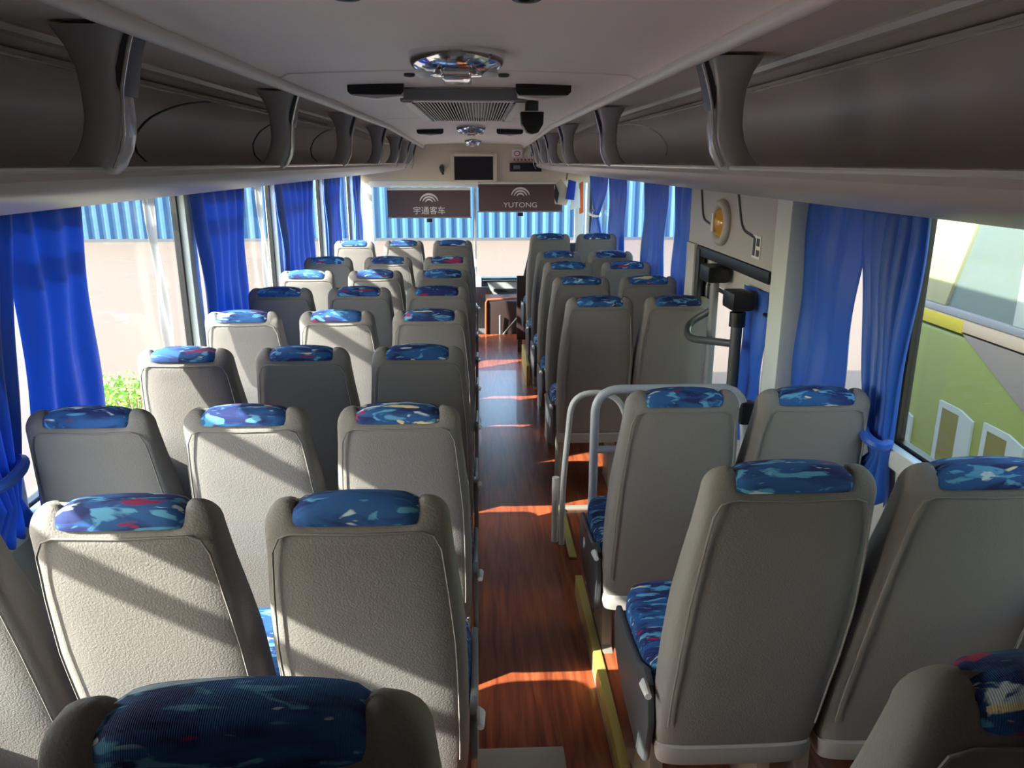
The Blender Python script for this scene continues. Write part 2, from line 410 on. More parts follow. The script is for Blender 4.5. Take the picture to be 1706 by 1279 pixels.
def back_ring(s_, sx=1, sy=1, dz=0):
    zz = ZB + (ZTOP - ZB) * s_
    return srect(lerp_t(BW, s_) * sx, lerp_t(BT, s_) * sy, 4.6, 0, lerp_t(BY, s_), zz + dz)
def seat_back():
    rings = [[(x * .86, .205 + (y - .205) * .5, zz - .004) for x, y, zz in back_ring(0)]]
    for i in range(17): rings.append(back_ring(i / 16))
    for k in range(1, 8):
        q = k / 7 * math.pi / 2
        r = srect(lerp_t(BW, 1) - .042 * (1 - math.cos(q)), lerp_t(BT, 1) * (1 - .93 * (1 - math.cos(q))), 4.6 - 1.2 * k / 7, 0, .031 - .002 * k / 7, ZTOP + .05 * math.sin(q))
        rings.append(r)
    out = []
    for r in rings:
        out.append([(x, y, zz - .024 * notch(x) * min(1, max(0, (zz - 1.03) / .05)) ) for x, y, zz in r])
    return out
def head_pad():
    rings = []
    n = 17
    for i in range(n):
        u = -1 + 2 * i / (n - 1); x = .110 * u
        bulge = .010 * (1 - u * u); sq = (1 - abs(u) ** 10 * .25)
        r = []
        for j in range(24):
            q = 2 * math.pi * j / 24; c_, s_ = math.cos(q), math.sin(q)
            yy = .030 + (.0405) * sq * math.copysign(abs(c_) ** .7, c_)
            zz = 1.083 + (.034 * sq + bulge) * math.copysign(abs(s_) ** .8, s_) if s_ > 0 else 1.083 + .006 * math.copysign(abs(s_) ** .5, s_)
            r.append((x, yy, zz))
        rings.append(r)
    return rings
def cushion():
    rings = []
    prof_ = [(.405, .17, .185), (.41, .182, .2), (.44, .188, .212), (.485, .188, .213), (.505, .182, .206), (.515, .165, .19), (.517, .1, .12)]
    for zz, hx, hy in prof_: rings.append([(x, y, q + (.012 if q > .45 else 0) * max(0, (y - .40) / .2)) for x, y, q in srect(hx, hy, 5, 0, .435, zz)])
    return rings
seat_mesh = {}
def build_seat_parts(root, dz, kind, floor_gap):
    """kind: '' inner seat, 'L' panel on the aisle side of the left block, 'R' of the right block"""
    def part(name, maker, m, smooth=True, bevel=0, parent=root, off=dz):
        key = name + ('' if name not in ('side_panel', 'recline_lever') else kind)
        if key not in seat_mesh:
            o = maker().build(name, m, parent, smooth=smooth, bevel=bevel); seat_mesh[key] = o.data
        else:
            o = bpy.data.objects.new(name, seat_mesh[key]); C.objects.link(o); o.parent = parent
        low = -.12 if floor_gap and name in ('seat_cushion', 'seat_frame', 'side_panel', 'recline_lever') else 0
        o.location.z = (off + low) if parent == root else 0
        return o
    bk = part('backrest', lambda: MB().loft(seat_back()), M['fabric'])
    part('headrest_cover', lambda: MB().loft(head_pad()), M['pattern'], parent=bk)
    def pip():
        pts = []
        for i in range(2, 15):
            s_ = i / 16; pts.append((-lerp_t(BW, s_) * .90, lerp_t(BY, s_) - lerp_t(BT, s_) * .985, ZB + (ZTOP - ZB) * s_))
        top = [(-.136, -.0065, 1.058), (-.116, -.008, 1.066), (0, -.009, 1.063), (.116, -.008, 1.066), (.136, -.0065, 1.058)]
        pts = pts + [(-.149, -.004, 1.03)] + top + [(.149, -.004, 1.03)] + [(-x, y, zz) for x, y, zz in reversed(pts)]
        return MB().tube(pts, .0022, 6)
    part('piping', pip, M['fabric'], parent=bk)
    part('lower_band', lambda: MB().loft([srect(hx, hy, 4.6, 0, .205, zz) for zz, hx, hy in ((.318, .165, .035), (.322, .178, .046), (.345, .183, .052), (.372, .182, .052), (.376, .175, .047))]), M['fabric2'])
    part('seat_cushion', lambda: MB().loft(cushion()), M['pattern'])
    part('seat_frame', lambda: MB().box(-.17, .17, .20, .60, .34, .41), M['plastic_grey'], bevel=.012)
    if kind:
        sx = 1 if kind == 'L' else -1
        def sp():
            pts = [(.20, .30), (.26, .27), (.50, .29), (.60, .34), (.625, .42), (.60, .47), (.45, .475), (.32, .49), (.24, .53), (.19, .52), (.17, .42)]
            return MB().prism(pts, 'x', sx * .189, sx * .206)
        part('side_panel', sp, M['plastic_grey'] if kind == 'L' else M['plastic_dark'], bevel=.006)
        part('recline_lever', lambda: MB().tube([(sx * .204, .23, .50), (sx * .213, .20, .515), (sx * .213, .15, .52)], [.009, .011, .008], 8), M['plastic_white'])
    def leg():
        m_ = MB(); m_.box(-.16, -.12, .26, .54, 0, 1); m_.box(.12, .16, .26, .54, 0, 1); return m_
    for sx in (-1, 1):
        key = 'leg%d' % sx
        if key not in seat_mesh:
            o = MB().prism([(.27, 0), (.53, 0), (.50, .04), (.45, 1.0), (.33, 1.0), (.31, .04)], 'x', sx * .14 - .018, sx * .14 + .018).build('leg', M['alu'], root, bevel=.004); seat_mesh[key] = o.data
        else:
            o = bpy.data.objects.new('leg', seat_mesh[key]); C.objects.link(o); o.parent = root
        o.scale.z = .345 + dz - (.12 if floor_gap else 0)
ordr = ['nearest', 'second nearest', 'third nearest', 'fourth nearest', 'fifth nearest', 'sixth nearest', 'seventh nearest', 'eighth nearest', 'front']
LR = [(.57, -.435, .19), (1.27, -.573, 0), (1.98, -.63, 0), (2.67, -.63, 0), (3.36, -.63, 0), (4.02, -.63, 0), (4.67, -.63, 0), (5.35, -.63, 0), (6.50, -.63, 0)]
COLS = [(-1.036, 'window'), (-.628, 'middle'), (-.222, 'aisle')]
def seat(x, y, top, fl, kind, label, group, low=0):
    t = thing('coach_seat', label, 'seat', (x, y, fl), group)
    build_seat_parts(t, z(top) - 1.118 - fl, kind, low)
    return t
for r, (y, top, fl) in enumerate(LR):
    for c, (x, cn) in enumerate(COLS):
        if r == 0 and c < 2: continue
        lab = 'grey fabric %s seat with patterned headrest, %s row of the left three-seat block' % (cn, ordr[r])
        if (r, c) == (0, 2): lab = 'grey seat cut off by the bottom edge of the picture, left of the aisle'
        if (r, c) == (1, 0): lab = 'grey fabric seat cut off by the left edge of the picture'
        seat(x + (.014 if r == 0 else 0), y - .03 - (.012 if r == 0 else 0), top, fl, 'L' if c == 2 else '', lab, 'grey coach seats left of the aisle', r == 0)
RR = [(.57, -.435, .19), (1.32, -.548, .08), (2.09, -.63, .08), (3.67, -.63, 0), (4.35, -.63, 0), (5.02, -.63, 0), (5.64, -.63, 0), (6.36, -.568, 0)]
for r, (y, top, fl) in enumerate(RR):
    for c, (x, cn) in enumerate([(.578, 'aisle'), (.960, 'window')]):
        if r == 0 and c == 1: continue
        on = ['', 'second nearest', 'third nearest', 'fourth nearest', 'fifth nearest', 'sixth nearest', 'seventh nearest', 'front'][r]
        lab = 'grey fabric %s seat with patterned headrest, %s row of the right two-seat block' % (cn, on)
        if r == 0: lab = 'grey seat in the bottom right corner of the picture, cut off by the edge'
        if r == 2: lab = 'grey %s seat directly behind the white guard rail, right of the aisle' % cn
        seat(x - (.04 if r == 0 else 0), y - .03, top, fl, 'R' if c == 0 else '', lab, 'grey coach seats right of the aisle', r == 0)

# ------------------------------------------------------------ curtains
def curtain(s, top, bot, zt, zb, folds, label, amp=.016, tie=None, wd=1.210, m='satin', nz=26, name='curtain', ph=0):
    folds = max(2, round(folds * .65)); nx = folds * 14; v = []; fcs = []
    for i in range(nz + 1):
        t = i / nz; y0 = top[0] + (bot[0] - top[0]) * t; y1 = top[1] + (bot[1] - top[1]) * t
        if tie:                                   # tie = (t, y centre, half width)
            tt, yc, hw = tie
            k = min(1, (t / tt)) if t <= tt else max(0, 1 - (t - tt) / (1 - tt) * .8)
            k = k ** 2.2; y0 = y0 * (1 - k) + (yc - hw) * k; y1 = y1 * (1 - k) + (yc + hw) * k
        for j in range(nx + 1):
            u = j / nx; a = amp * (1 - .3 * t * 0) * (0.75 + .25 * math.sin(5 * u + ph))
            q = u * folds * 2 * math.pi + .35 * math.sin(3 * t + u * 4 + ph)
            zz = zt + (zb - zt) * t + (.012 * math.sin(q) if i == nz else 0)
            v.append((MX(s, wd + a * math.sin(q) + .006 * math.sin(9 * t + 5 * u)), y0 + (y1 - y0) * u + a * .35 * math.cos(q), zz))
    for i in range(nz):
        for j in range(nx):
            a = i * (nx + 1) + j; fcs.append((a, a + 1, a + nx + 2, a + nx + 1))
    o = MB().add(v, fcs).build(name, M[m], smooth=False)
    o.data.polygons.foreach_set('use_smooth', [True] * len(o.data.polygons))
    md = o.modifiers.new('thick', 'SOLIDIFY'); md.thickness = .0015
    tag(o, label, 'curtain', 'blue satin curtains at the windows' if m == 'satin' else 'white sheer strips at the windows')
    return o
ZT, ZBt = z(-.115), z(-.80)
curtain(-1, (1.72, 2.16), (1.66, 2.04), ZT, z(-.98), 9, 'blue satin curtain at the left edge of the picture, gathered and tied at the sill', tie=(.9, 1.92, .06))
curtain(-1, (2.15, 2.53), (2.06, 2.50), ZT, z(-.98), 5, 'loose blue satin curtain left of the first big window pane, hanging over its pillar', ph=1)
curtain(-1, (3.53, 4.28), (3.60, 4.16), ZT, z(-.98), 8, 'blue satin curtain between the first and second clear panes on the left', ph=2)
curtain(-1, (4.96, 6.05), (5.1, 5.92), ZT, z(-.95), 9, 'blue satin curtain third along the left windows, partly lit pale by sun', ph=3)
curtain(-1, (6.56, 7.25), (6.6, 7.15), ZT, z(-.95), 6, 'dark and bright blue curtain second from the front on the left side', ph=.5)
curtain(-1, (8.02, 8.48), (8.05, 8.42), ZT, z(-.95), 5, 'narrow blue curtain at the front left corner of the coach', ph=4)
curtain(1, (2.30, 2.88), (2.32, 2.86), ZT, z(-.82), 6, 'wide blue satin curtain next to the middle door pillar on the right', ph=1.5)
curtain(1, (1.985, 2.31), (1.99, 2.26), ZT, z(-.96), 7, 'dark blue curtain tied at the sill beside the large right window', tie=(.86, 2.06, .035), ph=.7)
curtain(1, (4.12, 4.60), (4.12, 4.60), ZT, z(-.84), 5, 'dark blue curtain just ahead of the middle door on the right', ph=2.2)
curtain(1, (4.80, 5.46), (4.85, 5.5), ZT, z(-.84), 6, 'bright blue curtain second ahead of the middle door on the right', ph=3.1)
curtain(1, (6.20, 7.00), (6.25, 6.95), ZT, z(-.84), 6, 'blue curtain right of the front seat pair, beside a light window pillar', ph=.2)
curtain(1, (7.15, 8.20), (7.3, 8.1), ZT, z(-.84), 8, 'blue curtain tied with a white band at the front right corner', tie=(.55, 7.75, .12), ph=1.2)
curtain(-1, (3.12, 3.19), (3.14, 3.24), ZT, z(-.78), 2, 'narrow white sheer strip inside the first big left window pane', wd=1.245, m='sheer', amp=.008, name='sheer_strip')
curtain(-1, (4.68, 4.76), (4.70, 4.80), ZT, z(-.78), 2, 'narrow white sheer strip inside the second left window pane', wd=1.245, m='sheer', amp=.008, name='sheer_strip')
tb = MB().tube([(MX(1, 1.195) + .05 * math.cos(a), 7.75 + .13 * math.sin(a), z(-.49) + .02 * math.sin(a)) for a in [k * math.pi / 8 for k in range(16)]], .014, 8, closed=True).build('curtain_tie', M['white'], smooth=True)
tag(tb, 'white band tying the blue curtain at the front right corner', 'curtain tie')
for (s, y, zz, lab) in ((-1, 1.92, -.785, 'blue cloth tie wrapped around the curtain at the left picture edge'), (1, 2.06, -.765, 'dark blue tie wrapped around the curtain beside the large right window')):
    t_ = MB().tube([(MX(s, 1.195) + .03 * math.cos(a), y + (.068 if s < 0 else .045) * math.sin(a), z(zz) + .015 * math.sin(a)) for a in [k * math.pi / 8 for k in range(16)]], .016, 8, closed=True).build('curtain_tie', M['satin'], smooth=True)
    tag(t_, lab, 'curtain tie')

# ------------------------------------------------------------ middle door on the right
struct(MB().box(1.10, 1.16, 2.80, 4.05, z(-.40), z(WT)).build('door_1', M['door_grey'], bevel=.006))
t = thing('valve', 'round emergency door valve with amber lens on the grey panel above the door', 'valve', (1.09, 3.49, z(-.262)))
rg = []
MB().tube([(0, .095 * math.cos(a), .085 * math.sin(a)) for a in [k * math.pi / 12 for k in range(24)]], .02, 10, closed=True).build('ring', M['door_grey'], t, smooth=True)
MB().loft([[( -.035 + .035 * (1 - math.cos(q)), .075 * math.sin(q) * math.cos(a) if q else .001 * math.cos(a), .067 * math.sin(q) * math.sin(a) if q else .001 * math.sin(a)) for a in [k * math.pi / 12 for k in range(24)]] for q in (0, .4, .8, 1.2, 1.5)]).build('lens', M['amber'], t, smooth=True)
MB().box(-.042, -.034, -.012, .012, -.04, .04).build('handle', M['plastic_white'], t, bevel=.003)
g1 = MB()
g1.tube(round_path([(1.098, 3.86, z(-.13)), (1.098, 3.80, z(-.27)), (1.098, 3.62, z(-.29))], .05), .006, 6)
struct(g1.build('trim_%d' % tn, M['plastic_dark'], smooth=True)); tn += 1
g1 = MB(); g1.tube(round_path([(1.098, 3.30, z(-.13)), (1.098, 3.22, z(-.27)), (1.098, 3.06, z(-.29))], .05), .006, 6)
struct(g1.build('trim_%d' % tn, M['plastic_dark'], smooth=True)); tn += 1
st = tag(MB().box(1.096, 1.099, 2.99, 3.08, z(-.37), z(-.28)).build('warning_sticker', M['white']), 'small black and white sticker on the grey panel above the door', 'sticker')
sb_ = MB(); sb_.box(1.094, 1.0965, 3.0, 3.03, z(-.36), z(-.335)); sb_.box(1.094, 1.0965, 3.0, 3.03, z(-.32), z(-.29)); sb_.box(1.094, 1.0965, 3.045, 3.07, z(-.36), z(-.29))
sb_.build('print', M['black'], st)
# door leaf with its window
dl = struct(MB().box(1.15, 1.18, 2.86, 2.95, -.3, z(-.42)).box(1.15, 1.18, 3.80, 4.0, -.3, z(-.42)).box(1.15, 1.18, 2.95, 3.80, -.3, z(-1.18)).box(1.15, 1.18, 2.95, 3.80, z(-.58), z(-.42)).build('door_2', M['door_grey'], bevel=.006))
MB().box(1.163, 1.167, 2.95, 3.80, z(-1.18), z(-.58)).build('pane', M['glass'], dl)
fr = MB(); pth = [(1.148, 2.96, z(-.59)), (1.148, 3.79, z(-.59)), (1.148, 3.79, z(-1.17)), (1.148, 2.96, z(-1.17))]
for a, b in zip(pth, pth[1:] + pth[:1]): fr.tube([a, b], .010, 6)
fr.build('gasket', M['black'], dl, smooth=True)
MB().box(1.105, 1.15, 2.9, 3.98, z(-.455), z(-.405)).build('door_track', M['black'], dl, bevel=.005)
struct(MB().box(1.09, 1.15, 3.90, 4.05, 0, z(-.40)).build('trim_%d' % tn, M['door_grey'], bevel=.008)); tn += 1
struct(MB().box(1.10, 1.13, 3.84, 3.90, 0, z(-.42)).build('trim_%d' % tn, M['black'], bevel=.004)); tn += 1
struct(MB().box(1.09, 1.16, 2.70, 2.84, 0, z(WT)).build('trim_%d' % tn, M['pillar'], bevel=.008)); tn += 1
t = thing('door_handrail', 'dark grey door handrail bent over the stair well', 'handrail', (0, 0, 0))
MB().tube([(1.085, 3.50, .35), (1.085, 3.50, z(-.52))], .021, 12).build('pole', M['plastic_grey'], t, smooth=True)
MB().tube([(1.07, 3.11, .35), (1.07, 3.11, z(-.60))], .024, 12).build('pole', M['darkrail'], t, smooth=True)
MB().tube(round_path([(1.085, 3.50, z(-.66)), (.985, 3.56, z(-.74)), (.95, 3.42, z(-.78)), (1.07, 3.11, z(-.735))], .07), .017, 10).build('cross_bar', M['darkrail'], t, smooth=True)
MB().box(1.03, 1.13, 3.43, 3.58, z(-.53), z(-.455)).build('upper_clamp', M['black'], t, bevel=.015)
MB().box(1.02, 1.11, 3.03, 3.18, z(-.585), z(-.51)).build('lower_clamp', M['black'], t, bevel=.015)
MB().tube([(1.07, 3.11, z(-.66)), (1.07, 3.11, z(-.60))], .033, 12).build('sleeve', M['black'], t, smooth=True)
cd = curtain(1, (2.96, 3.22), (2.96, 3.22), z(-.50), z(-1.18), 2, 'short blue curtain strip behind the door handrail', amp=.010, wd=1.185)

# ------------------------------------------------------------ guard rails by the stair well
t = thing('guard_rail', 'white tubular guard rail in front of the right seat pair by the stairs', 'guard rail', (0, 2.80, 0))
MB().tube(round_path([(.438, -.0, 0), (.438, 0, z(-.835)), (1.01, 0, z(-.835)), (1.035, 0, z(-1.08))], .10, 8), .0175, 12).build('rail_tube', M['rail'], t, smooth=True)
MB().tube([(.438, 0, z(-1.08)), (.56, 0, z(-1.08))], .015, 10).build('cross_bar', M['rail'], t, smooth=True)
MB().tube([(1.035, 0, z(-1.06)), (1.035, 0, .0)], .016, 10).build('post', M['rail'], t, smooth=True)
MB().box(1.0, 1.075, -.03, .03, z(-.98), z(-.89)).build('clamp', M['black'], t, bevel=.012)
t = thing('guard_rail', 'smaller bent grey handrail standing behind the fourth right seat row', 'guard rail', (0, 3.30, 0))
MB().tube(round_path([(.375, 0, 0.0), (.375, 0, .30), (.41, 0, z(-1.00)), (.62, 0, z(-1.0)), (.70, 0, z(-1.25)), (.70, 0, 0)], .10, 8), .014, 10).build('rail_tube', M['rail'], t, smooth=True)
MB().tube([(.345, .03, 0), (.345, .03, .33)], .017, 10).build('post', M['rail'], t, smooth=True)

# ------------------------------------------------------------ ceiling fittings
def lamp(y, wd, label):
    t = thing('ceiling_lamp', label, 'ceiling lamp', (XC + .0, y, z(cz(y) + .010)), 'chrome oval ceiling lamps')
    a_, b_ = wd / 2, wd * .47
    rings = []
    for k in range(8):
        q = k / 7 * math.pi / 2; rr = math.cos(q) if k < 7 else .05
        rings.append([(a_ * (rr ** .55) * math.cos(2 * math.pi * j / 40), b_ * (rr ** .55) * math.sin(2 * math.pi * j / 40), -.008 - .048 * math.sin(q)) for j in range(40)])
    rings = [[(a_ * math.cos(2 * math.pi * j / 40), b_ * math.sin(2 * math.pi * j / 40), .01) for j in range(40)]] + rings
    MB().loft(rings).build('cover', M['chrome'], t, smooth=True)
    MB().box(-a_ * .30, a_ * .30, -b_ * .72, b_ * .72, -.066, -.045).build('centre_plate', M['chrome'], t, bevel=.008, seg=3)
    for sx in (-1, 1):
        MB().tube([(sx * a_ * (.36 + .40 * (u ** 2)), -b_ * .85 + u * b_ * .95, -.052 + .006 * u) for u in [k / 8 for k in range(9)]], .006, 8).build('rib', M['chrome'], t, smooth=True)
        MB().loft([[(sx * a_ * .66 + rr * a_ * .20 * math.cos(q), rr * b_ * .42 * math.sin(q), zz) for q in [2 * math.pi * j / 20 for j in range(20)]] for rr, zz in ((1, -.02), (1, -.048), (.7, -.056), (.1, -.058))]).build('lens', M['plastic_white'], t, smooth=True)
    return t
lamp(2.03, .235, 'large chrome oval ceiling lamp nearest the camera')
lamp(5.8, .21, 'small chrome ceiling lamp beyond the air vent')
lamp(7.7, .16, 'tiny chrome ceiling lamp farthest forward above the aisle')
t = thing('air_vent', 'rectangular grey air vent with ribbed grille in the ceiling', 'air vent', (XC, 3.66, z(.208)), None)
zz = 0
fm = MB(); x_, y_ = .228, .72
fm.box(-x_, -x_ + .05, -y_, y_, 0, .062); fm.box(x_ - .05, x_, -y_, y_, 0, .062)
fm.box(-x_, x_, -y_, -y_ + .05, 0, .062); fm.box(-x_, x_, y_ - .05, y_, 0, .062)
fm.build('frame', M['trimlt'], t, bevel=.004)
MB().box(-x_ + .01, x_ - .01, -y_ - .012, -y_ + .002, .004, .042).build('front_mesh', M['plastic_grey'], t, bevel=.003)
MB().box(-x_ + .05, x_ - .05, -y_ + .05, y_ - .05, .015, .02).build('backing', M['plastic_dark'], t)
gr = MB()
for k in range(30):
    xx = -x_ + .055 + k * (2 * x_ - .11) / 29; gr.box(xx - .0025, xx + .0025, -y_ + .05, y_ - .05, .002, .015)
gr.build('grille', M['plastic_grey'], t)
for sx in (-1, 1): MB().box(sx * .185 - .004, sx * .185 + .004, -y_ + .06, y_ - .06, -.004, .0).build('groove', M['plastic_dark'], t)
def slot(x, y, wd, label):
    t = thing('ceiling_speaker', label, 'speaker', (x, y, z(cz(y) - .004)), 'slim ceiling speaker outlets')
    pts = [(-wd / 2, -.012), (-wd / 2 + .01, -.022), (wd / 2 - .01, -.022), (wd / 2, -.012), (wd / 2, .014), (-wd / 2, .014)]
    MB().prism(pts, 'y', -.01, .012).build('slot', M['black'], t, bevel=.003)
    MB().prism([(-wd / 2 + .01, -.024), (0, -.034), (wd / 2 - .01, -.024), (wd / 2 - .01, .012), (-wd / 2 + .01, .012)], 'y', .014, .10).build('housing', M['trimlt'], t, bevel=.004)
slot(-.345, 2.80, .19, 'slim dark speaker outlet left of the air vent, near pair')
slot(.225, 2.80, .19, 'slim dark speaker outlet right of the air vent, near pair')
slot(-.36, 6.1, .20, 'small dark speaker outlet left, beyond the air vent')
slot(.24, 6.1, .20, 'small dark speaker outlet right, beyond the air vent')
for (x, y, r, lab) in ((-.205, 1.35, .020, 'tiny round ceiling spot at the top of the picture, left one'), (.08, 1.35, .020, 'tiny round ceiling spot at the top of the picture, right one'), (-.205, 2.5, .014, 'tiny round ceiling plug behind the large lamp, left one'), (.08, 2.5, .014, 'tiny round ceiling plug behind the large lamp, right one')):
    o = MB().loft([[(x + q_ * r * math.cos(a), y + q_ * r * math.sin(a), z(cz(y) + zz)) for a in [2 * math.pi * k / 20 for k in range(20)]] for q_, zz in ((1.2, .012), (1.2, .004), (1.0, .002), (.7, .003), (.6, .010))]).build('ceiling_spot', M['plastic_dark'], smooth=True)
    tag(o, lab, 'spot light', 'tiny round ceiling spots')
t = thing('speaker_box', 'black wedge shaped speaker box hanging from the ceiling right of the vent', 'speaker', (.225, 3.38, z(.235)))
MB().loft([srect(.028, .03, 4, 0, .02, zz, 20) for zz in (.01, -.03)]).build('mount', M['plastic_dark'], t, smooth=True)
MB().prism([(-.048, -.035), (.048, -.035), (.046, -.085), (.026, -.118), (.0, -.124), (-.022, -.118), (-.044, -.085)], 'y', -.03, .06).build('housing', M['black'], t, bevel=.006)

# ------------------------------------------------------------ front of the coach
YF = 8.5
hp = MB()
hp.prism([(YF + .02, z(.18)), (YF + .0, z(.10)), (YF - .01, z(-.08)), (YF + .06, z(-.22)), (YF + .14, z(-.22)), (YF + .2, z(.30)), (YF - .02, z(.30))], 'x', MX(-1, 1.25), MX(1, 1.25))
struct(hp.build('wall_front', M['cream'], smooth=True))
struct(MB().box(MX(-1, 1.12), MX(1, 1.12), YF + .05, YF + .09, z(-.26), z(-.06)).build('trim_%d' % tn, M['white'], bevel=.004)); tn += 1
t = thing('television', 'flat black television in a pale frame above the windscreen', 'television', (-.05, YF - .03, z(-.06)))
tf = MB(); tf.box(-.245, -.205, -.03, .03, -.145, .145); tf.box(.205, .245, -.03, .03, -.145, .145); tf.box(-.205, .205, -.03, .03, .115, .145); tf.box(-.205, .205, -.03, .03, -.145, -.125)
tf.build('bezel', M['cream'], t, bevel=.006)
MB().box(-.215, .215, -.022, .02, -.13, .12).build('screen', M['screen'], t)
t = thing('ceiling_camera', 'small dark camera on the cream panel left of the television', 'camera', (-.39, YF - .03, z(-.07)))
MB().tube([(0, .03, .03), (0, 0, .01), (.01, -.02, -.035)], [.018, .028, .02], 10).build('body', M['plastic_dark'], t, smooth=True)
MB().tube([(.012, -.024, -.04), (.016, -.034, -.055)], .012, 10).build('lens', M['black'], t, smooth=True)
t = thing('digital_clock', 'black rounded display bar right of the television', 'clock', (.50, YF - .035, z(-.055)))
MB().loft([srect(.17, .018, 5, 0, 0, zz, 28) for zz in (-.045, -.03, .03, .045)]).build('housing', M['black'], t, bevel=0, smooth=True)
MB().box(-.13, -.06, -.022, -.018, -.02, .02).build('display', M['plastic_grey'], t)
for (x, zc, a, b, m_, lab) in ((.41, .085, .055, .04, 'white', 'round pictogram sticker on the cream panel, left of the pair'), (.58, .085, .06, .045, 'white', 'pictogram sticker with dark figure on the cream panel, right of the pair')):
    s0 = tag(MB().box(x - a, x + a, YF - .016, YF - .012, z(zc) - b, z(zc) + b).build('sticker', M[m_]), lab, 'sticker', 'stickers above the display bar')
    p_ = MB()
    if x < .5: p_.tube([(x + .03 * math.cos(q), YF - .018, z(zc) + .025 * math.sin(q)) for q in [k * math.pi / 6 for k in range(12)]], .005, 6, closed=True); p_.build('print', M['red'], s0)
    else:
        p_.box(x - .02, x + .005, YF - .02, YF - .016, z(zc) - .03, z(zc) + .02); p_.box(x - .005, x + .03, YF - .02, YF - .016, z(zc) - .03, z(zc) - .015); p_.box(x - .015, x, YF - .02, YF - .016, z(zc) + .025, z(zc) + .038); p_.build('print', M['black'], s0)
s0 = tag(MB().box(.36, .64, YF - .018, YF - .014, z(.008), z(.034)).build('sticker', M['white']), 'long narrow sticker with red lettering above the display bar', 'sticker', 'stickers above the display bar')
p_ = MB()
for k in range(7): p_.box(.37 + k * .038, .395 + k * .038, YF - .021, YF - .018, z(.012), z(.03))
p_.build('print', M['red'], s0)

def text(body, size, loc, m, parent, name='lettering', sx=1):
    cu = bpy.data.curves.new('t', 'FONT'); cu.body = body; cu.size = size; cu.align_x = 'CENTER'; cu.align_y = 'CENTER'; cu.extrude = .001
    ob = bpy.data.objects.new('t', cu); C.objects.link(ob); bpy.context.view_layer.update()
    me = bpy.data.meshes.new_from_object(ob.evaluated_get(bpy.context.evaluated_depsgraph_get()))
    bpy.data.objects.remove(ob); me.materials.clear(); me.materials.append(m)
    o = bpy.data.objects.new(name, me); C.objects.link(o); o.parent = parent; o.location = loc; o.rotation_euler = (math.pi / 2, 0, 0); o.scale.x = sx
    return o
def blind(x0, x1, zt, zb, txt, size, sx, label):
    t = thing('sun_blind', label, 'sun blind', ((x0 + x1) / 2, YF + .0, z((zt + zb) / 2)), 'printed roller blinds at the windscreen')
    hw, hh = (x1 - x0) / 2, (zt - zb) / 2
    MB().box(-hw, hw, -.002, .002, -hh, hh).build('cloth', M['blind'], t)
    MB().tube([(-hw - .01, 0, -hh), (hw + .01, 0, -hh)], .008, 8).build('bottom_bar', M['plastic_grey'], t, smooth=True)
    MB().box(-.03, .03, -.012, .012, -hh - .05, -hh - .01).build('pull_tab', M['black'], t, bevel=.004)
    MB().tube([(-hw, .02, hh + .01), (hw, .02, hh + .01)], .018, 8).build('roller', M['white'], t, smooth=True)
    for k, (r, th_) in enumerate(((.098, .011), (.068, .010), (.038, .009))):
        pts = [(r * math.cos(q), -.006, r * .92 * math.sin(q)) for q in [math.radians(12 + 156 * i / 24) for i in range(25)]]
        o_ = MB().tube([(x, y, zz + .0) for x, y, zz in pts], [th_ * (.35 + .65 * math.sin(math.pi * i / 24)) for i in range(25)], 8).build('emblem_arc', M['logo'], t, smooth=True)
        o_.scale.y = .25; o_.location = (0, -.005, .012 if size < .2 else .01)
    text(txt, size, (0, -.006, -.075), M['logo'], t, sx=sx)
blind(-.978, -.09, -.292, -.577, '宇通客车', .088, 1.0, 'dark brown sun blind with white arcs over the left windscreen half')
blind(-.005, .90, -.231, -.516, 'YUTONG', .075, 1.15, 'dark brown sun blind with white arcs over the right windscreen half')
# windscreen
ws = struct(MB().box(-.055, -.030, YF + .10, YF + .12, z(-1.2), z(-.2)).box(MX(-1, 1.2), MX(-1, 1.10), YF + .06, YF + .14, z(-1.25), z(.2)).box(MX(1, 1.10), MX(1, 1.2), YF + .06, YF + .14, z(-1.25), z(.2)).build('window_%d' % (wn + 1), M['pillar'], bevel=.006))
MB().box(MX(-1, 1.1), MX(1, 1.1), YF + .108, YF + .112, z(-1.25), z(-.2)).build('pane', M['glass'], ws)
struct(MB().box(MX(-1, 1.25), MX(1, 1.25), YF + .10, YF + .18, -.5, z(-1.26)).build('wall_front_lower', M['plastic_grey']))
# dashboard
t = thing('dashboard', 'grey driver dashboard with a small screen under the windscreen', 'dashboard', (0, 8.3, 0))
MB().prism([(-.05, .40), (-.02, z(-1.30)), (.12, z(-1.22)), (.28, z(-1.225)), (.28, .40)], 'x', MX(-1, 1.15), .02).build('panel', M['dash'], t, bevel=.015)
MB().prism([(.05, .35), (.08, z(-1.34)), (.16, z(-1.26)), (.28, z(-1.26)), (.28, .35)], 'x', .03, 1.1).build('panel_right', M['plastic_grey'], t, bevel=.015)
MB().box(-.9, 1.1, .12, .28, z(-1.245), z(-1.225)).build('top_edge', M['black'], t, bevel=.006)
MB().box(-.10, .10, -.075, -.045, z(-1.42), z(-1.29)).build('monitor', M['screen'], t, bevel=.006)
MB().box(.15, .40, .03, .06, z(-1.36), z(-1.33)).build('vent_slot', M['black'], t)
t = thing('engine_cover', 'dark box with a brown edge at the front end of the aisle', 'cover', (.23, 8.12, 0))
MB().prism([(-.14, .0), (-.10, .30), (-.08, .36), (.22, .40), (.22, .0)], 'x', -.0, 1) if False else None
MB().prism([(-.13, -.40), (-.11, .34), (.08, .38), (.115, .38), (.115, -.40)], 'x', -.17, .22).build('body', M['darkbrown'], t, bevel=.01)
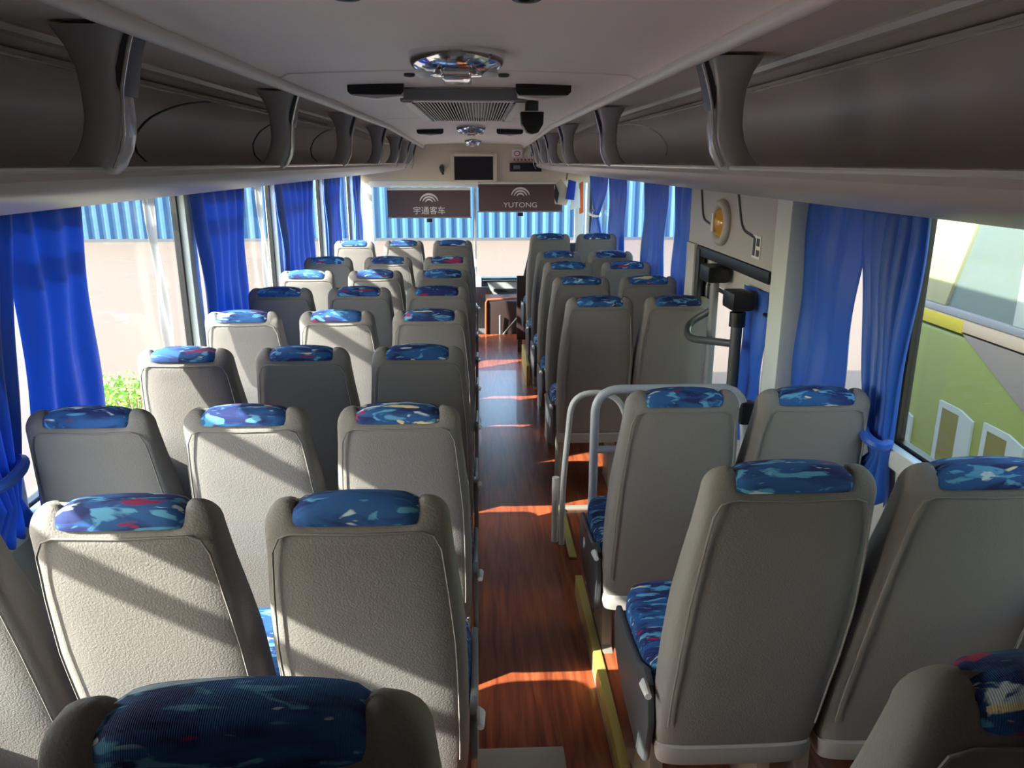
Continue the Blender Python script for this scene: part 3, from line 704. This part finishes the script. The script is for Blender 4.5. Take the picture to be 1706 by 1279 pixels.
MB().tube([(-.175, -.14, -.40), (-.165, -.12, .33), (-.15, -.10, .355), (.21, -.10, .375)], .013, 8).build('edging', M['wood'], t, smooth=True)
MB().tube([(-.02, -.145, -.02), (-.02, -.15, .20)], .012, 8).build('post', M['plastic_grey'], t, smooth=True)
MB().tube([(.0, -.16, -.02), (.20, -.15, .22)], .010, 8).build('brace', M['plastic_grey'], t, smooth=True)
t = thing('partition_board', 'dark brown partition board ahead of the front right seats', 'partition', (.375, 7.15, 0))
MB().box(-.03, .60, .0, .03, .12, z(-1.02)).build('board', M['darkbrown'], t, bevel=.008)
MB().prism([(.03, z(-1.03)), (.60, z(-1.03)), (.60, z(-.72)), (.10, z(-.72))], 'y', 0, .03).build('upper_board', M['plastic_dark'], t, bevel=.006)
MB().box(-.02, .02, .0, .03, 0, .14).build('leg', M['plastic_dark'], t); MB().box(.54, .58, .0, .03, 0, .14).build('leg', M['plastic_dark'], t)
t = thing('conductor_seat', 'bright white folding seat by the dashboard left of the aisle end', 'seat', (-.16, 7.5, 0))
MB().loft([srect(.13, .12, 5, 0, 0, zz, 24) for zz in (.30, .33, .38, .40)]).build('seat', M['white'], t, smooth=True)
MB().loft([srect(.06, .06, 5, 0, 0, zz, 24) for zz in (0, .30)]).build('post', M['alu'], t, smooth=True)
# hanging bundle at the front right corner
t = thing('paper_bundle', 'cluttered bundle of papers and cards hanging by the front right corner', 'papers', (.93, 8.40, z(-.30)))
MB().prism([(-.12, -.13), (.0, -.15), (.05, -.02), (-.06, .13), (-.13, .05)], 'y', -.03, .0).build('card', M['cream'], t, bevel=.003)
MB().prism([(-.01, -.08), (.08, -.09), (.10, .10), (.02, .12)], 'y', -.05, -.02).build('folder', M['blueprint'], t, bevel=.003)
MB().prism([(.03, -.20), (.15, -.17), (.14, .02), (.09, .06)], 'y', -.03, .01).build('paper', M['white'], t, bevel=.003)
MB().prism([(.145, -.24), (.19, -.22), (.18, .10), (.14, .08)], 'y', -.02, .01).build('strip', M['orange'], t, bevel=.003)
MB().prism([(-.14, -.05), (-.10, -.13), (-.08, -.02), (-.12, .08)], 'y', -.055, -.035).build('label_card', M['darkbrown'], t, bevel=.003)
MB().tube([(.0, 0, .12), (.02, 0, .26), (.02, .0, .478)], .006, 6).build('cord', M['black'], t, smooth=True)

# ------------------------------------------------------------ outside
GZ = z(-3.1)
struct(MB().box(-60, 60, -30, 60, GZ - .2, GZ).build('ground', M['ground']))
def fence(x0, x1, y):
    v = []; fcs = []; n = int((x1 - x0) / .44 * 8)
    for zz in (GZ + .05, GZ + 3.05):
        for i in range(n + 1):
            u = i / 8 * 2 * math.pi; v.append((x0 + i * .055, y + .09 * max(-.6, min(.6, math.sin(u))), zz))
    for i in range(n): fcs.append((i, i + 1, i + n + 2, i + n + 1))
    t = thing('sheet_fence', 'long light blue corrugated metal fence behind the open ground', 'fence', (0, 0, 0))
    o = MB().add(v, fcs).build('corrugated_sheet', M['fence'], t); md = o.modifiers.new('t', 'SOLIDIFY'); md.thickness = .01
    MB().box(x0, x1, y - .12, y + .12, GZ, GZ + .12).build('base', M['plastic_dark'], t)
    MB().box(x0, x1, y - .08, y + .08, GZ + 3.03, GZ + 3.09).build('top_rail', M['fence'], t)
fence(-42, 26, 32)
t = thing('bush', 'leafy bright green bush outside the left window', 'bush', (-3.95, 8.5, GZ))
lf = MB()
for k in range(1500):
    a = rnd.uniform(0, 6.283); e = rnd.uniform(-.2, 1.0); rr = rnd.uniform(.55, 1) 
    p = Vector((.62 * rr * math.cos(a) * math.cos(e), .5 * rr * math.sin(a) * math.cos(e), .42 + .45 * rr * math.sin(e) + rnd.uniform(-.12, .03)))
    d = Vector((rnd.uniform(-1, 1), rnd.uniform(-1, 1), rnd.uniform(-.3, 1))).normalized(); sd_ = d.cross(Vector((rnd.uniform(-1, 1), rnd.uniform(-1, 1), .3))).normalized()
    L_ = rnd.uniform(.04, .075); q = p + d * L_
    lf.add([p, p + d * L_ * .5 + sd_ * L_ * .28, q, p + d * L_ * .5 - sd_ * L_ * .28], [(0, 1, 2, 3)])
lf.build('foliage', M['leaf'], t)
st_ = MB()
for k in range(12):
    a = k * .52; st_.tube([(0.05 * math.cos(a), .05 * math.sin(a), 0), (.35 * math.cos(a), .28 * math.sin(a), .6)], [.012, .004], 6)
st_.build('stems', M['wood'], t)

# neighbouring coach
BX = 2.7
t = thing('parked_bus', 'olive green and yellow bus parked alongside the right windows', 'bus', (BX, 0, GZ))
def R(h): return z(h) - GZ
ye, yb = 4.95, -6.0
body = MB()
body.box(0, 2.4, yb, ye, .35, R(-.93))
body.prism([(0, R(.35)), (0, R(-.10)), (2.4, R(-.10)), (2.4, R(.35)), (2.2, R(.45)), (.2, R(.45))], 'y', yb, ye)
body.box(.06, 2.4, yb, ye, R(-.93), R(-.10))
body.build('body', M['bus_green'], t, bevel=.04, seg=3)
MB().box(-.012, .3, yb, ye - .05, R(-.915), R(-.84)).build('cream_band', M['bus_cream'], t, bevel=.008)
MB().box(-.016, .05, 4.10, ye - .05, R(-.925), R(-.85)).build('yellow_band', M['bus_yellow'], t, bevel=.008)
MB().box(-.018, .04, yb, ye - .05, R(-.84), R(-.80)).build('sill_strip', M['plastic_grey'], t, bevel=.006)
MB().prism([(4.30, R(-.80)), (ye, R(-.80)), (ye, R(-.1)), (4.05, R(-.1)), (4.15, R(-.40))], 'x', -.01, .08).build('corner_panel', M['bus_pale'], t, bevel=.01)
MB().prism([(yb, R(-.80)), (4.30, R(-.80)), (4.15, R(-.40)), (4.05, R(-.1)), (yb, R(-.1))], 'x', .01, .05).build('window_glass', M['bus_glass'], t)
MB().box(-.005, .05, 3.60, 3.72, R(-.80), R(-.1)).build('pillar', M['bus_line'], t, bevel=.01)
MB().prism([(4.10, R(-.925)), (yb, R(-.925)), (yb, R(-1.9)), (3.0, R(-1.6)), (3.52, R(-1.20))], 'x', -.006, .02).build('taupe_panel', M['bus_taupe'], t)
def building(y0, y1, z1, z0):
    g = MB(); a = -.012; k = .035
    g.prism([(y0, z0), (y0, z1), (y0 - k, z1), (y0 - k, z0)], 'x', a, .01)
    g.prism([(y0 - k, z1), (y1 + .07, z1), (y1 + .07, z1 - k), (y0 - k, z1 - k)], 'x', a, .01)
    g.prism([(y1 + .07, z0), (y1 + .07, z1 - .0), (y1 - .05, z1 - .03), (y1 - .05, z0)], 'x', a - .002, .01)
    g.build('building_outline', M['bus_line'], t)
    MB().box(-.009, .01, y1 + .07, y0 - k, z0, z1 - k).build('building_fill', M['bus_olive'], t)
building(4.20, 3.93, R(-1.34), R(-2.3)); building(3.79, 3.52, R(-1.34), R(-2.3)); building(3.30, 3.0, R(-1.36), R(-2.3)); building(4.75, 4.5, R(-1.5), R(-2.3))
gx = MB()
gx.tube(round_path([(-.0, 4.10, R(-.52)), (-.0, 3.98, R(-.42)), (0, 3.82, R(-.42)), (0, 3.86, R(-.52)), (0, 4.06, R(-.49))], .03), .012, 6); gx.build('reflected_mirror', M['bus_line'], t, smooth=True) if False else None
for y in (-4.0, 3.9 - 1.6):
    MB().loft([[(xx, y + .5 * math.cos(q), .5 + .5 * math.sin(q)) for q in [2 * math.pi * k / 32 for k in range(32)]] for xx in (-.01, .25)]).build('wheel', M['black'], t, smooth=True)
